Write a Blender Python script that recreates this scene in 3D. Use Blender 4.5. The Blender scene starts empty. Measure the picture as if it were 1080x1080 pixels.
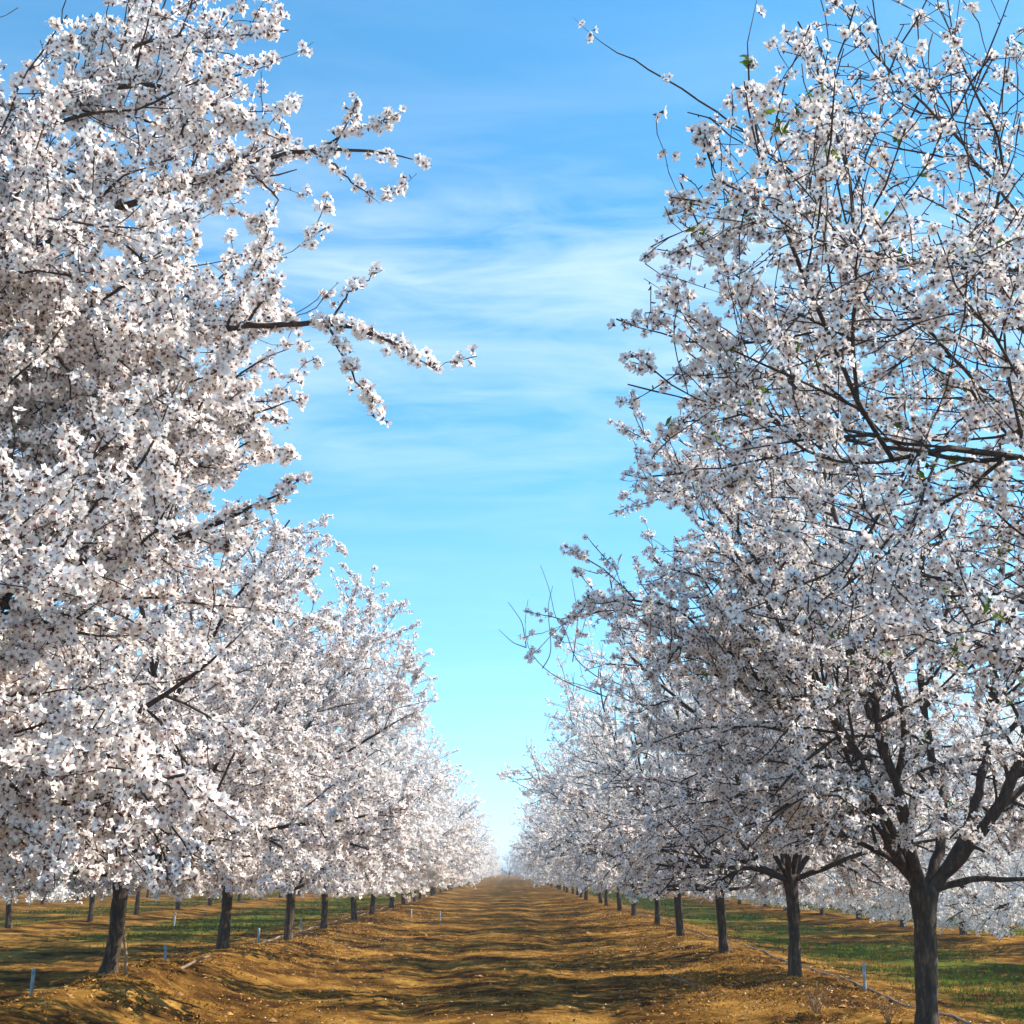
import bpy, math, random
import numpy as np
from mathutils import Vector

# ------------------------------------------------------------------ camera, sky, sun, exposure
SC = bpy.context.scene
COL = SC.collection
F_PX, PITCH, CAM_H = 1434.0, math.radians(14.77), 1.25

cam_data = bpy.data.cameras.new('camera')
cam_data.sensor_width = 36.0
cam_data.lens = 36.0 * F_PX / 1080.0
cam_data.clip_start = 0.1
cam_data.clip_end = 6000
cam = bpy.data.objects.new('camera', cam_data)
cam.location = (0, 0, CAM_H)
cam.rotation_euler = (math.radians(90) + PITCH, 0, -0.0021)
COL.objects.link(cam)
SC.camera = cam

SUN_AZ, SUN_EL = math.radians(83), math.radians(40)      # azimuth clockwise from the view direction (+Y)
world = bpy.data.worlds.new('World')
SC.world = world
world.use_nodes = True
wn, wl = world.node_tree.nodes, world.node_tree.links
wn.clear()
w_out = wn.new('ShaderNodeOutputWorld')
w_bg = wn.new('ShaderNodeBackground')
w_bg.inputs['Strength'].default_value = 0.085
sky = wn.new('ShaderNodeTexSky')
sky.sky_type = 'NISHITA'
sky.sun_disc = False
sky.sun_elevation = SUN_EL
sky.sun_rotation = SUN_AZ
sky.air_density = 1.0
sky.dust_density = 0.0
sky.ozone_density = 2.2
hs = wn.new('ShaderNodeHueSaturation')
hs.inputs['Hue'].default_value = 0.485
hs.inputs['Saturation'].default_value = 1.25
hs.inputs['Value'].default_value = 1.78
wl.new(sky.outputs['Color'], hs.inputs['Color'])
sky_tc = wn.new('ShaderNodeTexCoord')                    # the air layer is read a little higher: a clear day without a white rim
sky_up = wn.new('ShaderNodeVectorMath'); sky_up.operation = 'ADD'; sky_up.inputs[1].default_value = (0, 0, 0.08)
sky_no = wn.new('ShaderNodeVectorMath'); sky_no.operation = 'NORMALIZE'
wl.new(sky_tc.outputs['Generated'], sky_up.inputs[0]); wl.new(sky_up.outputs[0], sky_no.inputs[0]); wl.new(sky_no.outputs[0], sky.inputs['Vector'])
# thin cirrus, streaked across the view, projected on a high plane
tc = wn.new('ShaderNodeTexCoord')
sep = wn.new('ShaderNodeSeparateXYZ')
wl.new(tc.outputs['Generated'], sep.inputs[0])
zc = wn.new('ShaderNodeMath'); zc.operation = 'MAXIMUM'; zc.inputs[1].default_value = 0.0
wl.new(sep.outputs['Z'], zc.inputs[0])
za = wn.new('ShaderNodeMath'); za.operation = 'ADD'; za.inputs[1].default_value = 0.12
wl.new(zc.outputs[0], za.inputs[0])
dx = wn.new('ShaderNodeMath'); dx.operation = 'DIVIDE'
dy = wn.new('ShaderNodeMath'); dy.operation = 'DIVIDE'
wl.new(sep.outputs['X'], dx.inputs[0]); wl.new(za.outputs[0], dx.inputs[1])
wl.new(sep.outputs['Y'], dy.inputs[0]); wl.new(za.outputs[0], dy.inputs[1])
cmb = wn.new('ShaderNodeCombineXYZ')
wl.new(dx.outputs[0], cmb.inputs['X']); wl.new(dy.outputs[0], cmb.inputs['Y'])
mp = wn.new('ShaderNodeMapping')
mp.inputs['Rotation'].default_value = (0, 0, math.radians(-16))
mp.inputs['Scale'].default_value = (1.0, 2.4, 1.0)
mp.inputs['Location'].default_value = (4.6, 2.35, 0.4)
wl.new(cmb.outputs[0], mp.inputs['Vector'])
n1 = wn.new('ShaderNodeTexNoise')
n1.inputs['Scale'].default_value = 1.0; n1.inputs['Detail'].default_value = 7
n1.inputs['Roughness'].default_value = 0.55; n1.inputs['Distortion'].default_value = 1.3
wl.new(mp.outputs[0], n1.inputs['Vector'])
n2 = wn.new('ShaderNodeTexNoise')
n2.inputs['Scale'].default_value = 4.2; n2.inputs['Detail'].default_value = 8
n2.inputs['Roughness'].default_value = 0.62; n2.inputs['Distortion'].default_value = 0.9
wl.new(mp.outputs[0], n2.inputs['Vector'])
n2s = wn.new('ShaderNodeMath'); n2s.operation = 'MULTIPLY_ADD'; n2s.inputs[1].default_value = 0.55; n2s.inputs[2].default_value = -0.275
wl.new(n2.outputs['Fac'], n2s.inputs[0])
nsum = wn.new('ShaderNodeMath'); nsum.operation = 'ADD'
wl.new(n1.outputs['Fac'], nsum.inputs[0]); wl.new(n2s.outputs[0], nsum.inputs[1])
cr = wn.new('ShaderNodeValToRGB')
cr.color_ramp.elements[0].position = 0.40; cr.color_ramp.elements[0].color = (0, 0, 0, 1)
cr.color_ramp.elements[1].position = 0.72; cr.color_ramp.elements[1].color = (1, 1, 1, 1)
wl.new(nsum.outputs[0], cr.inputs[0])
def wmath(op, a, b):
    n = wn.new('ShaderNodeMath'); n.operation = op
    for k, v in enumerate((a, b)):
        if isinstance(v, (int, float)): n.inputs[k].default_value = v
        else: wl.new(v, n.inputs[k])
    return n.outputs[0]
def band(z0, w):
    q = wmath('DIVIDE', wmath('SUBTRACT', sep.outputs['Z'], z0), w)
    return wmath('POWER', 2.718, wmath('MULTIPLY', wmath('MULTIPLY', q, q), -1.0))
amount = wmath('ADD', 0.07, wmath('ADD', wmath('MULTIPLY', band(0.43, 0.05), 0.42), wmath('MULTIPLY', band(0.335, 0.055), 0.28)))
cmul = wn.new('ShaderNodeMath'); cmul.operation = 'MULTIPLY'
wl.new(amount, cmul.inputs[1])
wl.new(cr.outputs['Color'], cmul.inputs[0])
mixc = wn.new('ShaderNodeMix'); mixc.data_type = 'RGBA'
wl.new(cmul.outputs[0], mixc.inputs['Factor'])
wl.new(hs.outputs['Color'], mixc.inputs['A'])
mixc.inputs['B'].default_value = (6.6, 7.6, 8.2, 1)
wl.new(mixc.outputs['Result'], w_bg.inputs['Color'])
wl.new(w_bg.outputs[0], w_out.inputs['Surface'])

sun_data = bpy.data.lights.new('sun', 'SUN')
sun_data.energy = 5.0
sun_data.angle = math.radians(0.5)
sun_data.color = (1.0, 0.91, 0.77)
sun = bpy.data.objects.new('sun', sun_data)
to_sun = Vector((math.cos(SUN_EL) * math.sin(SUN_AZ), math.cos(SUN_EL) * math.cos(SUN_AZ), math.sin(SUN_EL)))
sun.rotation_euler = to_sun.to_track_quat('Z', 'Y').to_euler()
sun.location = (20, 5, 30)
COL.objects.link(sun)

SC.view_settings.view_transform = 'Standard'
SC.view_settings.look = 'None'
SC.view_settings.exposure = 0.98
SC.view_settings.gamma = 1.0
SC.render.engine = 'CYCLES'
cy = SC.cycles
cy.max_bounces = 9; cy.diffuse_bounces = 5; cy.glossy_bounces = 2; cy.transmission_bounces = 6
cy.transparent_max_bounces = 6; cy.volume_bounces = 0
cy.caustics_reflective = False; cy.caustics_refractive = False

# ------------------------------------------------------------------ helpers
def unit(v):
    v = np.asarray(v, float)
    return v / (np.linalg.norm(v) + 1e-9)

def seen(px, py, D):
    """the point at distance D down the lane that the photograph shows at pixel (px, py)"""
    x = (px + 3 - 540) / F_PX; u = (540 - py) / F_PX
    d = np.array([x, math.cos(PITCH) - u * math.sin(PITCH), math.sin(PITCH) + u * math.cos(PITCH)])
    return np.array([0, 0, CAM_H]) + d * (D / d[1])

def hash2(i, j, s):
    n = (i * 374761393 + j * 668265263 + s * 974711) & 0x7fffffff
    n = ((n ^ (n >> 13)) * 1274126177) & 0x7fffffff
    return ((n ^ (n >> 16)) & 0xffff) / 65535.0

def vnoise(x, y, s=0):
    xi, yi = np.floor(x).astype(np.int64), np.floor(y).astype(np.int64)
    fx, fy = x - xi, y - yi
    fx = fx * fx * (3 - 2 * fx); fy = fy * fy * (3 - 2 * fy)
    a, b = hash2(xi, yi, s), hash2(xi + 1, yi, s)
    c, d = hash2(xi, yi + 1, s), hash2(xi + 1, yi + 1, s)
    return (a * (1 - fx) + b * fx) * (1 - fy) + (c * (1 - fx) + d * fx) * fy - 0.5

def build_mesh(name, V, groups, mats, smooth=False, attrs=None):
    """groups: list of (faces array (n,k), material index)"""
    me = bpy.data.meshes.new(name)
    V = np.asarray(V, np.float32)
    me.vertices.add(len(V)); me.vertices.foreach_set('co', V.ravel())
    idx = np.concatenate([f.ravel() for f, _ in groups]).astype(np.int32)
    tot = np.concatenate([np.full(len(f), f.shape[1], np.int32) for f, _ in groups])
    mi = np.concatenate([np.full(len(f), m, np.int32) for f, m in groups])
    st = np.concatenate([[0], np.cumsum(tot)[:-1]]).astype(np.int32)
    me.loops.add(len(idx)); me.loops.foreach_set('vertex_index', idx)
    me.polygons.add(len(tot))
    me.polygons.foreach_set('loop_start', st)
    me.polygons.foreach_set('material_index', mi)
    me.polygons.foreach_set('use_smooth', np.full(len(tot), smooth, bool))
    for k, a in (attrs or {}).items():
        at = me.attributes.new(k, 'FLOAT', 'POINT')
        at.data.foreach_set('value', np.asarray(a, np.float32).ravel())
    for m in mats:
        me.materials.append(m)
    me.update(calc_edges=True)
    return me

def link(name, mesh, parent=None, loc=None):
    o = bpy.data.objects.new(name, mesh)
    COL.objects.link(o)
    if parent: o.parent = parent
    if loc is not None: o.location = loc
    return o

def tag(o, label, cat, group=None):
    o['label'] = label; o['category'] = cat
    if group: o['group'] = group
    return o

class Tubes:
    """collects tapered tubes along polylines"""
    def __init__(s): s.V, s.Q, s.n = [], [], 0
    def add(s, P, R, sides, rough=0.0, rng=None):
        P = np.asarray(P, float); R = np.asarray(R, float)
        n = len(P)
        T = np.gradient(P, axis=0); T /= np.linalg.norm(T, axis=1)[:, None] + 1e-9
        ref = np.array([0, 0, 1.0]) if abs(T[0, 2]) < 0.8 else np.array([1.0, 0, 0])
        N = np.cross(T, ref); N /= np.linalg.norm(N, axis=1)[:, None] + 1e-9
        B = np.cross(T, N)
        a = np.arange(sides) * 2 * math.pi / sides
        ca, sa = np.cos(a), np.sin(a)
        rr = R[:, None] * np.ones(sides) if R.ndim == 1 else R
        R = rr.mean(axis=1)
        if rough and rng is not None:
            rr = rr * (1 + rough * rng.normal(size=rr.shape))
        ring = P[:, None] + rr[..., None] * (ca[None, :, None] * N[:, None] + sa[None, :, None] * B[:, None])
        tip = P[-1] + T[-1] * R[-1] * 0.7
        base = s.n
        s.V.append(ring.reshape(-1, 3)); s.V.append(tip[None])
        i = np.arange(n - 1)[:, None] * sides + np.arange(sides)
        j = np.arange(n - 1)[:, None] * sides + (np.arange(sides) + 1) % sides
        q = np.stack([i, j, j + sides, i + sides], -1).reshape(-1, 4)
        l = (n - 1) * sides
        cap = np.stack([l + np.arange(sides), l + (np.arange(sides) + 1) % sides,
                        np.full(sides, n * sides), np.full(sides, n * sides)], -1)
        s.Q.append(q + base)
        s.C = getattr(s, 'C', []); s.C.append(cap[:, :3] + base)
        s.n += n * sides + 1
    def mesh(s, name, mat):
        return build_mesh(name, np.concatenate(s.V), [(np.concatenate(s.Q), 0), (np.concatenate(s.C), 0)], [mat], True)

# ------------------------------------------------------------------ materials
def new_mat(name):
    m = bpy.data.materials.new(name); m.use_nodes = True
    nt = m.node_tree; nt.nodes.clear()
    return m, nt.nodes, nt.links

def ramp(nd, pts):
    r = nd.new('ShaderNodeValToRGB')
    e = r.color_ramp.elements
    while len(e) < len(pts): e.new(0.5)
    for k, (p, c) in enumerate(pts):
        e[k].position = p; e[k].color = (*c, 1)
    return r

def leafy(name, pts, attr, trans, tint):
    """thin leaf or petal: diffuse front and light coming through"""
    m, nd, lk = new_mat(name)
    out = nd.new('ShaderNodeOutputMaterial')
    at = nd.new('ShaderNodeAttribute'); at.attribute_name = attr
    r = ramp(nd, pts); lk.new(at.outputs['Fac'], r.inputs[0])
    tone = nd.new('ShaderNodeAttribute'); tone.attribute_name = 'tone'
    tr = ramp(nd, [(0.0, tint), (0.55, (1, 1, 1)), (1.0, (1, 1, 1))])
    lk.new(tone.outputs['Fac'], tr.inputs[0])
    mx = nd.new('ShaderNodeMix'); mx.data_type = 'RGBA'; mx.blend_type = 'MULTIPLY'
    mx.inputs['Factor'].default_value = 1
    lk.new(r.outputs[0], mx.inputs['A']); lk.new(tr.outputs[0], mx.inputs['B'])
    df = nd.new('ShaderNodeBsdfDiffuse'); tl = nd.new('ShaderNodeBsdfTranslucent')
    lk.new(mx.outputs['Result'], df.inputs['Color']); lk.new(mx.outputs['Result'], tl.inputs['Color'])
    ms = nd.new('ShaderNodeMixShader'); ms.inputs[0].default_value = trans
    lk.new(df.outputs[0], ms.inputs[1]); lk.new(tl.outputs[0], ms.inputs[2])
    lk.new(ms.outputs[0], out.inputs['Surface'])
    return m

def plain(name, col, rough=0.7, noise=0.0, scale=8.0, bump=0.0, col2=None):
    m, nd, lk = new_mat(name)
    out = nd.new('ShaderNodeOutputMaterial')
    b = nd.new('ShaderNodeBsdfPrincipled')
    b.inputs['Roughness'].default_value = rough
    b.inputs['Base Color'].default_value = (*col, 1)
    lk.new(b.outputs[0], out.inputs['Surface'])
    if col2 or bump:
        t = nd.new('ShaderNodeTexCoord')
        n = nd.new('ShaderNodeTexNoise'); n.inputs['Scale'].default_value = scale; n.inputs['Detail'].default_value = 6
        n.inputs['Roughness'].default_value = 0.65
        lk.new(t.outputs['Object'], n.inputs['Vector'])
        if col2:
            r = ramp(nd, [(0.35, col), (0.65, col2)]); lk.new(n.outputs['Fac'], r.inputs[0])
            lk.new(r.outputs[0], b.inputs['Base Color'])
        if bump:
            bp = nd.new('ShaderNodeBump'); bp.inputs['Strength'].default_value = bump
            bp.inputs['Distance'].default_value = 0.02
            lk.new(n.outputs['Fac'], bp.inputs['Height']); lk.new(bp.outputs[0], b.inputs['Normal'])
    return m

M_PETAL = leafy('petal', [(0.0, (0.62, 0.30, 0.36)), (0.3, (0.89, 0.82, 0.80)), (0.55, (0.94, 0.91, 0.88)), (1.0, (0.95, 0.93, 0.90))],
                'petal', 0.25, (0.98, 0.90, 0.91))
M_HEART = plain('flower_heart', (0.24, 0.11, 0.05), 0.8)
M_CALYX = plain('calyx', (0.11, 0.05, 0.04), 0.8)
M_LEAF = leafy('young_leaf', [(0.0, (0.10, 0.16, 0.02)), (1.0, (0.16, 0.25, 0.035))], 'petal', 0.4, (0.7, 0.8, 0.6))
M_GRASS = leafy('grass_blade', [(0.0, (0.03, 0.05, 0.008)), (1.0, (0.10, 0.19, 0.022))], 'petal', 0.3, (1.0, 0.75, 0.5))
M_STRAW = leafy('straw_blade', [(0.0, (0.16, 0.075, 0.015)), (1.0, (0.42, 0.22, 0.05))], 'petal', 0.2, (0.6, 0.45, 0.35))

def bark_material(name, dark, light, red):
    m, nd, lk = new_mat(name)
    out = nd.new('ShaderNodeOutputMaterial')
    b = nd.new('ShaderNodeBsdfPrincipled'); b.inputs['Roughness'].default_value = 0.85
    lk.new(b.outputs[0], out.inputs['Surface'])
    t = nd.new('ShaderNodeTexCoord')
    mp = nd.new('ShaderNodeMapping'); mp.inputs['Scale'].default_value = (20, 20, 4.5)
    lk.new(t.outputs['Object'], mp.inputs['Vector'])
    n = nd.new('ShaderNodeTexNoise'); n.inputs['Scale'].default_value = 1.6; n.inputs['Detail'].default_value = 9
    n.inputs['Roughness'].default_value = 0.7; n.inputs['Distortion'].default_value = 0.6
    lk.new(mp.outputs[0], n.inputs['Vector'])
    r = ramp(nd, [(0.36, dark), (0.52, red), (0.70, light)])
    lk.new(n.outputs['Fac'], r.inputs[0]); lk.new(r.outputs[0], b.inputs['Base Color'])
    bp = nd.new('ShaderNodeBump'); bp.inputs['Strength'].default_value = 0.9; bp.inputs['Distance'].default_value = 0.02
    lk.new(n.outputs['Fac'], bp.inputs['Height']); lk.new(bp.outputs[0], b.inputs['Normal'])
    return m
M_TRUNK = bark_material('trunk_bark', (0.008, 0.006, 0.004), (0.19, 0.125, 0.075), (0.048, 0.028, 0.015))
M_LIMB = bark_material('limb_bark', (0.012, 0.008, 0.007), (0.13, 0.075, 0.045), (0.045, 0.024, 0.014))

# ------------------------------------------------------------------ terrain
ROW_L, ROW_R = -3.55, 3.15
def height(x, y):
    x = np.asarray(x, float); y = np.asarray(y, float)
    ampL = 0.14 + 0.22 * np.exp(-((y - 12) / 9.0) ** 2)
    ampR = 0.12 + 0 * y
    mod = 1 + 0.35 * vnoise(x * 0.2 + 7, y * 0.45, 3)
    h = np.zeros_like(x + y)
    for c, a, w in ((ROW_L + 0.15, ampL, 0.75), (ROW_R - 0.05, ampR, 0.8)):
        h = h + a * mod * np.exp(-((x - c) / w) ** 2)
    for k in (1, 2, 3, 4):
        for c in (ROW_L - 6.7 * k, ROW_R + 6.35 * k):
            h = h + 0.10 * np.exp(-((x - c) / 0.9) ** 2)
    h = h - 0.13 * (1 / (1 + np.exp(-(x - 4.6) * 3))) - 0.02 * (1 / (1 + np.exp((x + 4.8) * 3)))
    road = np.exp(-(x / 1.9) ** 6)
    h = h - 0.035 * (np.exp(-((x - 0.85) / 0.3) ** 2) + np.exp(-((x + 0.95) / 0.3) ** 2)) * (1 + vnoise(x, y * 0.3, 9))
    h = h + 0.05 * vnoise(x * 0.35, y * 0.35, 1) + 0.035 * vnoise(x * 1.3, y * 1.3, 2)
    rough = 1.0 - 0.45 * road
    near = np.exp(-np.maximum(np.abs(y - 15) - 25, 0) / 15)
    h = h + near * rough * (0.035 * vnoise(x * 4.1, y * 3.6, 4) + 0.03 * vnoise(x * 9.3, y * 8.7, 5) + 0.018 * vnoise(x * 19, y * 17, 6))
    return h
def gz(x, y):
    return float(height(np.array([x]), np.array([y]))[0])

def axis(fine0, fine1, step, lo, hi, grow):
    a = list(np.arange(fine0, fine1, step)); st = step; v = fine1
    while v < hi:
        a.append(v); st *= grow; v += st
    a.append(hi)
    st, v = step * grow, fine0 - step
    b = []
    while v > lo:
        b.append(v); st *= grow; v -= st
    b.append(lo)
    return np.array(b[::-1] + a)
gx = axis(-5.5, 5.2, 0.045, -700, 700, 1.07)
gy = axis(9.5, 22.0, 0.06, -60, 2500, 1.025)
X, Y = np.meshgrid(gx, gy)
Z = height(X, Y)
nxg, nyg = len(gx), len(gy)
ii = np.arange(nxg - 1)[None, :] + nxg * np.arange(nyg - 1)[:, None]
Qg = np.stack([ii, ii + 1, ii + nxg + 1, ii + nxg], -1).reshape(-1, 4)

def ground_material():
    m, nd, lk = new_mat('orchard_soil')
    out = nd.new('ShaderNodeOutputMaterial')
    b = nd.new('ShaderNodeBsdfDiffuse')
    lk.new(b.outputs[0], out.inputs['Surface'])
    t = nd.new('ShaderNodeTexCoord')
    def noise(sc, det=6, rough=0.6, scale3=(1, 1, 1)):
        mp = nd.new('ShaderNodeMapping'); mp.inputs['Scale'].default_value = scale3
        lk.new(t.outputs['Object'], mp.inputs['Vector'])
        n = nd.new('ShaderNodeTexNoise'); n.inputs['Scale'].default_value = sc
        n.inputs['Detail'].default_value = det; n.inputs['Roughness'].default_value = rough
        lk.new(mp.outputs[0], n.inputs['Vector'])
        return n.outputs['Fac']
    def mix(f, a, bb, mode='MIX'):
        x = nd.new('ShaderNodeMix'); x.data_type = 'RGBA'; x.blend_type = mode
        for s, k in ((f, 'Factor'), (a, 'A'), (bb, 'B')):
            if isinstance(s, (int, float)): x.inputs[k].default_value = s
            elif isinstance(s, tuple): x.inputs[k].default_value = (*s, 1)
            else: lk.new(s, x.inputs[k])
        return x.outputs['Result']
    base = ramp(nd, [(0.36, (0.033, 0.016, 0.007)), (0.46, (0.11, 0.055, 0.016)), (0.57, (0.28, 0.147, 0.034)), (0.73, (0.48, 0.30, 0.098))])  # soil tones; the dark patches are partly painted in to deepen the shade
    lk.new(noise(1.1, 10, 0.72), base.inputs[0])
    fine = ramp(nd, [(0.3, (0.5, 0.45, 0.4)), (0.6, (1.05, 1.05, 1.0)), (0.8, (1.3, 1.25, 1.2))])
    lk.new(noise(26, 6, 0.7), fine.inputs[0])
    c = mix(1.0, base.outputs[0], fine.outputs[0], 'MULTIPLY')
    # green grown alleys beyond the tree rows
    att = nd.new('ShaderNodeAttribute'); att.attribute_name = 'green'
    gn = ramp(nd, [(0.42, (0, 0, 0)), (0.56, (1, 1, 1))]); lk.new(noise(0.5, 6, 0.6), gn.inputs[0])
    mu = nd.new('ShaderNodeMath'); mu.operation = 'MULTIPLY'
    lk.new(att.outputs['Fac'], mu.inputs[0]); lk.new(gn.outputs[0], mu.inputs[1])
    gr = ramp(nd, [(0.3, (0.03, 0.05, 0.008)), (0.7, (0.085, 0.15, 0.02))]); lk.new(noise(7, 6, 0.7), gr.inputs[0])
    c = mix(mu.outputs[0], c, gr.outputs[0])
    lk.new(c, b.inputs['Color'])
    bp = nd.new('ShaderNodeBump'); bp.inputs['Strength'].default_value = 0.8; bp.inputs['Distance'].default_value = 0.04
    lk.new(noise(14, 8, 0.7), bp.inputs['Height']); lk.new(bp.outputs[0], b.inputs['Normal'])
    return m

def green_mask(x, y):
    g = np.zeros_like(np.asarray(x, float) + y)
    for lo, hi, s in ((5.0, 7.9, 0.85), (11.0, 14.6, 0.7), (-8.4, -5.2, 0.8), (-15.2, -11.6, 0.4)):
        g = g + s / (1 + np.exp(-(x - lo) * 4)) / (1 + np.exp((x - hi) * 4))
    # the near left alley is still bare, dry soil
    g = g * np.where(x < 0, 1 / (1 + np.exp(-(y - 27) / 1.2)), 1.0)
    return g
GM = green_mask(X, Y)
me = build_mesh('ground', np.stack([X, Y, Z], -1).reshape(-1, 3), [(Qg, 0)], [ground_material()], True, {'green': GM})
ground = link('ground', me); ground['kind'] = 'structure'

# ------------------------------------------------------------------ flowers
def basis(N, rng):
    N = N / (np.linalg.norm(N, axis=1)[:, None] + 1e-9)
    r = rng.normal(size=N.shape)
    U = np.cross(N, r); U /= np.linalg.norm(U, axis=1)[:, None] + 1e-9
    return U, np.cross(N, U), N

def template(lod):
    V, att, faces = [], [], []
    if lod == 0:
        for k in range(5):
            a = 2 * math.pi * k / 5
            c, s = math.cos(a), math.sin(a)
            for (u, w, z, p) in ((0.10, 0, 0.0, 0), (0.62, -0.40, 0.16, 0.6), (1.0, 0.0, 0.30, 1.0), (0.62, 0.40, 0.16, 0.6)):
                V.append((u * c - w * s, u * s + w * c, z)); att.append(p)
            faces.append((np.array([[4 * k, 4 * k + 1, 4 * k + 2, 4 * k + 3]]), 0))
        n = 20
        for a in (0.3, 1.87, 3.44, 5.01): V.append((0.20 * math.cos(a), 0.20 * math.sin(a), 0.17)); att.append(0)
        faces.append((np.array([[n, n + 1, n + 2, n + 3]]), 1))
        for a in (0.3, 2.4, 4.5): V.append((0.3 * math.cos(a), 0.3 * math.sin(a), -0.02)); att.append(0)
        V.append((0, 0, -0.5)); att.append(0)
        faces.append((np.array([[n + 4, n + 5, n + 7], [n + 5, n + 6, n + 7], [n + 6, n + 4, n + 7]]), 2))
    elif lod == 1:
        for k in range(5):
            a = 2 * math.pi * k / 5
            for (u, da, z, p) in ((0.05, 0, 0, 0.1), (0.95, -0.48, 0.22, 0.9), (0.95, 0.48, 0.22, 0.9)):
                V.append((u * math.cos(a + da), u * math.sin(a + da), z)); att.append(p)
            faces.append((np.array([[3 * k, 3 * k + 1, 3 * k + 2]]), 0))
        n = 15
        for a in (0.3, 2.4, 4.5): V.append((0.3 * math.cos(a), 0.3 * math.sin(a), 0.15)); att.append(0)
        faces.append((np.array([[n, n + 1, n + 2]]), 1))
    else:
        for k in range(3):
            a = 2 * math.pi * k / 3
            for (u, da, z, p) in ((0.1, 0, 0, 0.4), (0.8, -0.62, 0.1, 0.8), (1.0, 0.05, 0.45, 1), (0.8, 0.62, 0.1, 0.8)):
                V.append((u * math.cos(a + da), u * math.sin(a + da), z)); att.append(p)
            faces.append((np.array([[4 * k, 4 * k + 1, 4 * k + 2, 4 * k + 3]]), 0))
    return np.array(V), np.array(att), faces
TPL = [template(k) for k in (0, 1, 2)]

def flower_mesh(name, P, N, S, tone, lod, rng, mats):
    V, att, faces = TPL[lod]
    U, W, Nn = basis(N, rng)
    cup = rng.uniform(0.5, 1.9, len(P))
    co = P[:, None] + S[:, None, None] * (V[None, :, 0:1] * U[:, None] + V[None, :, 1:2] * W[:, None]
                                          + (V[None, :, 2:3] * cup[:, None, None]) * Nn[:, None])
    nv = len(V)
    off = (np.arange(len(P)) * nv)[:, None, None]
    byshape = {}
    for f, m in faces:
        byshape.setdefault((f.shape[1], m), []).append(f)
    groups = []
    for (k, m), fs in byshape.items():
        f = np.concatenate(fs)
        groups.append(((f[None] + off).reshape(-1, k), m))
    return build_mesh(name, co.reshape(-1, 3), groups, mats, False,
                      {'petal': np.tile(att, len(P)), 'tone': np.repeat(tone, nv)})

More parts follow.
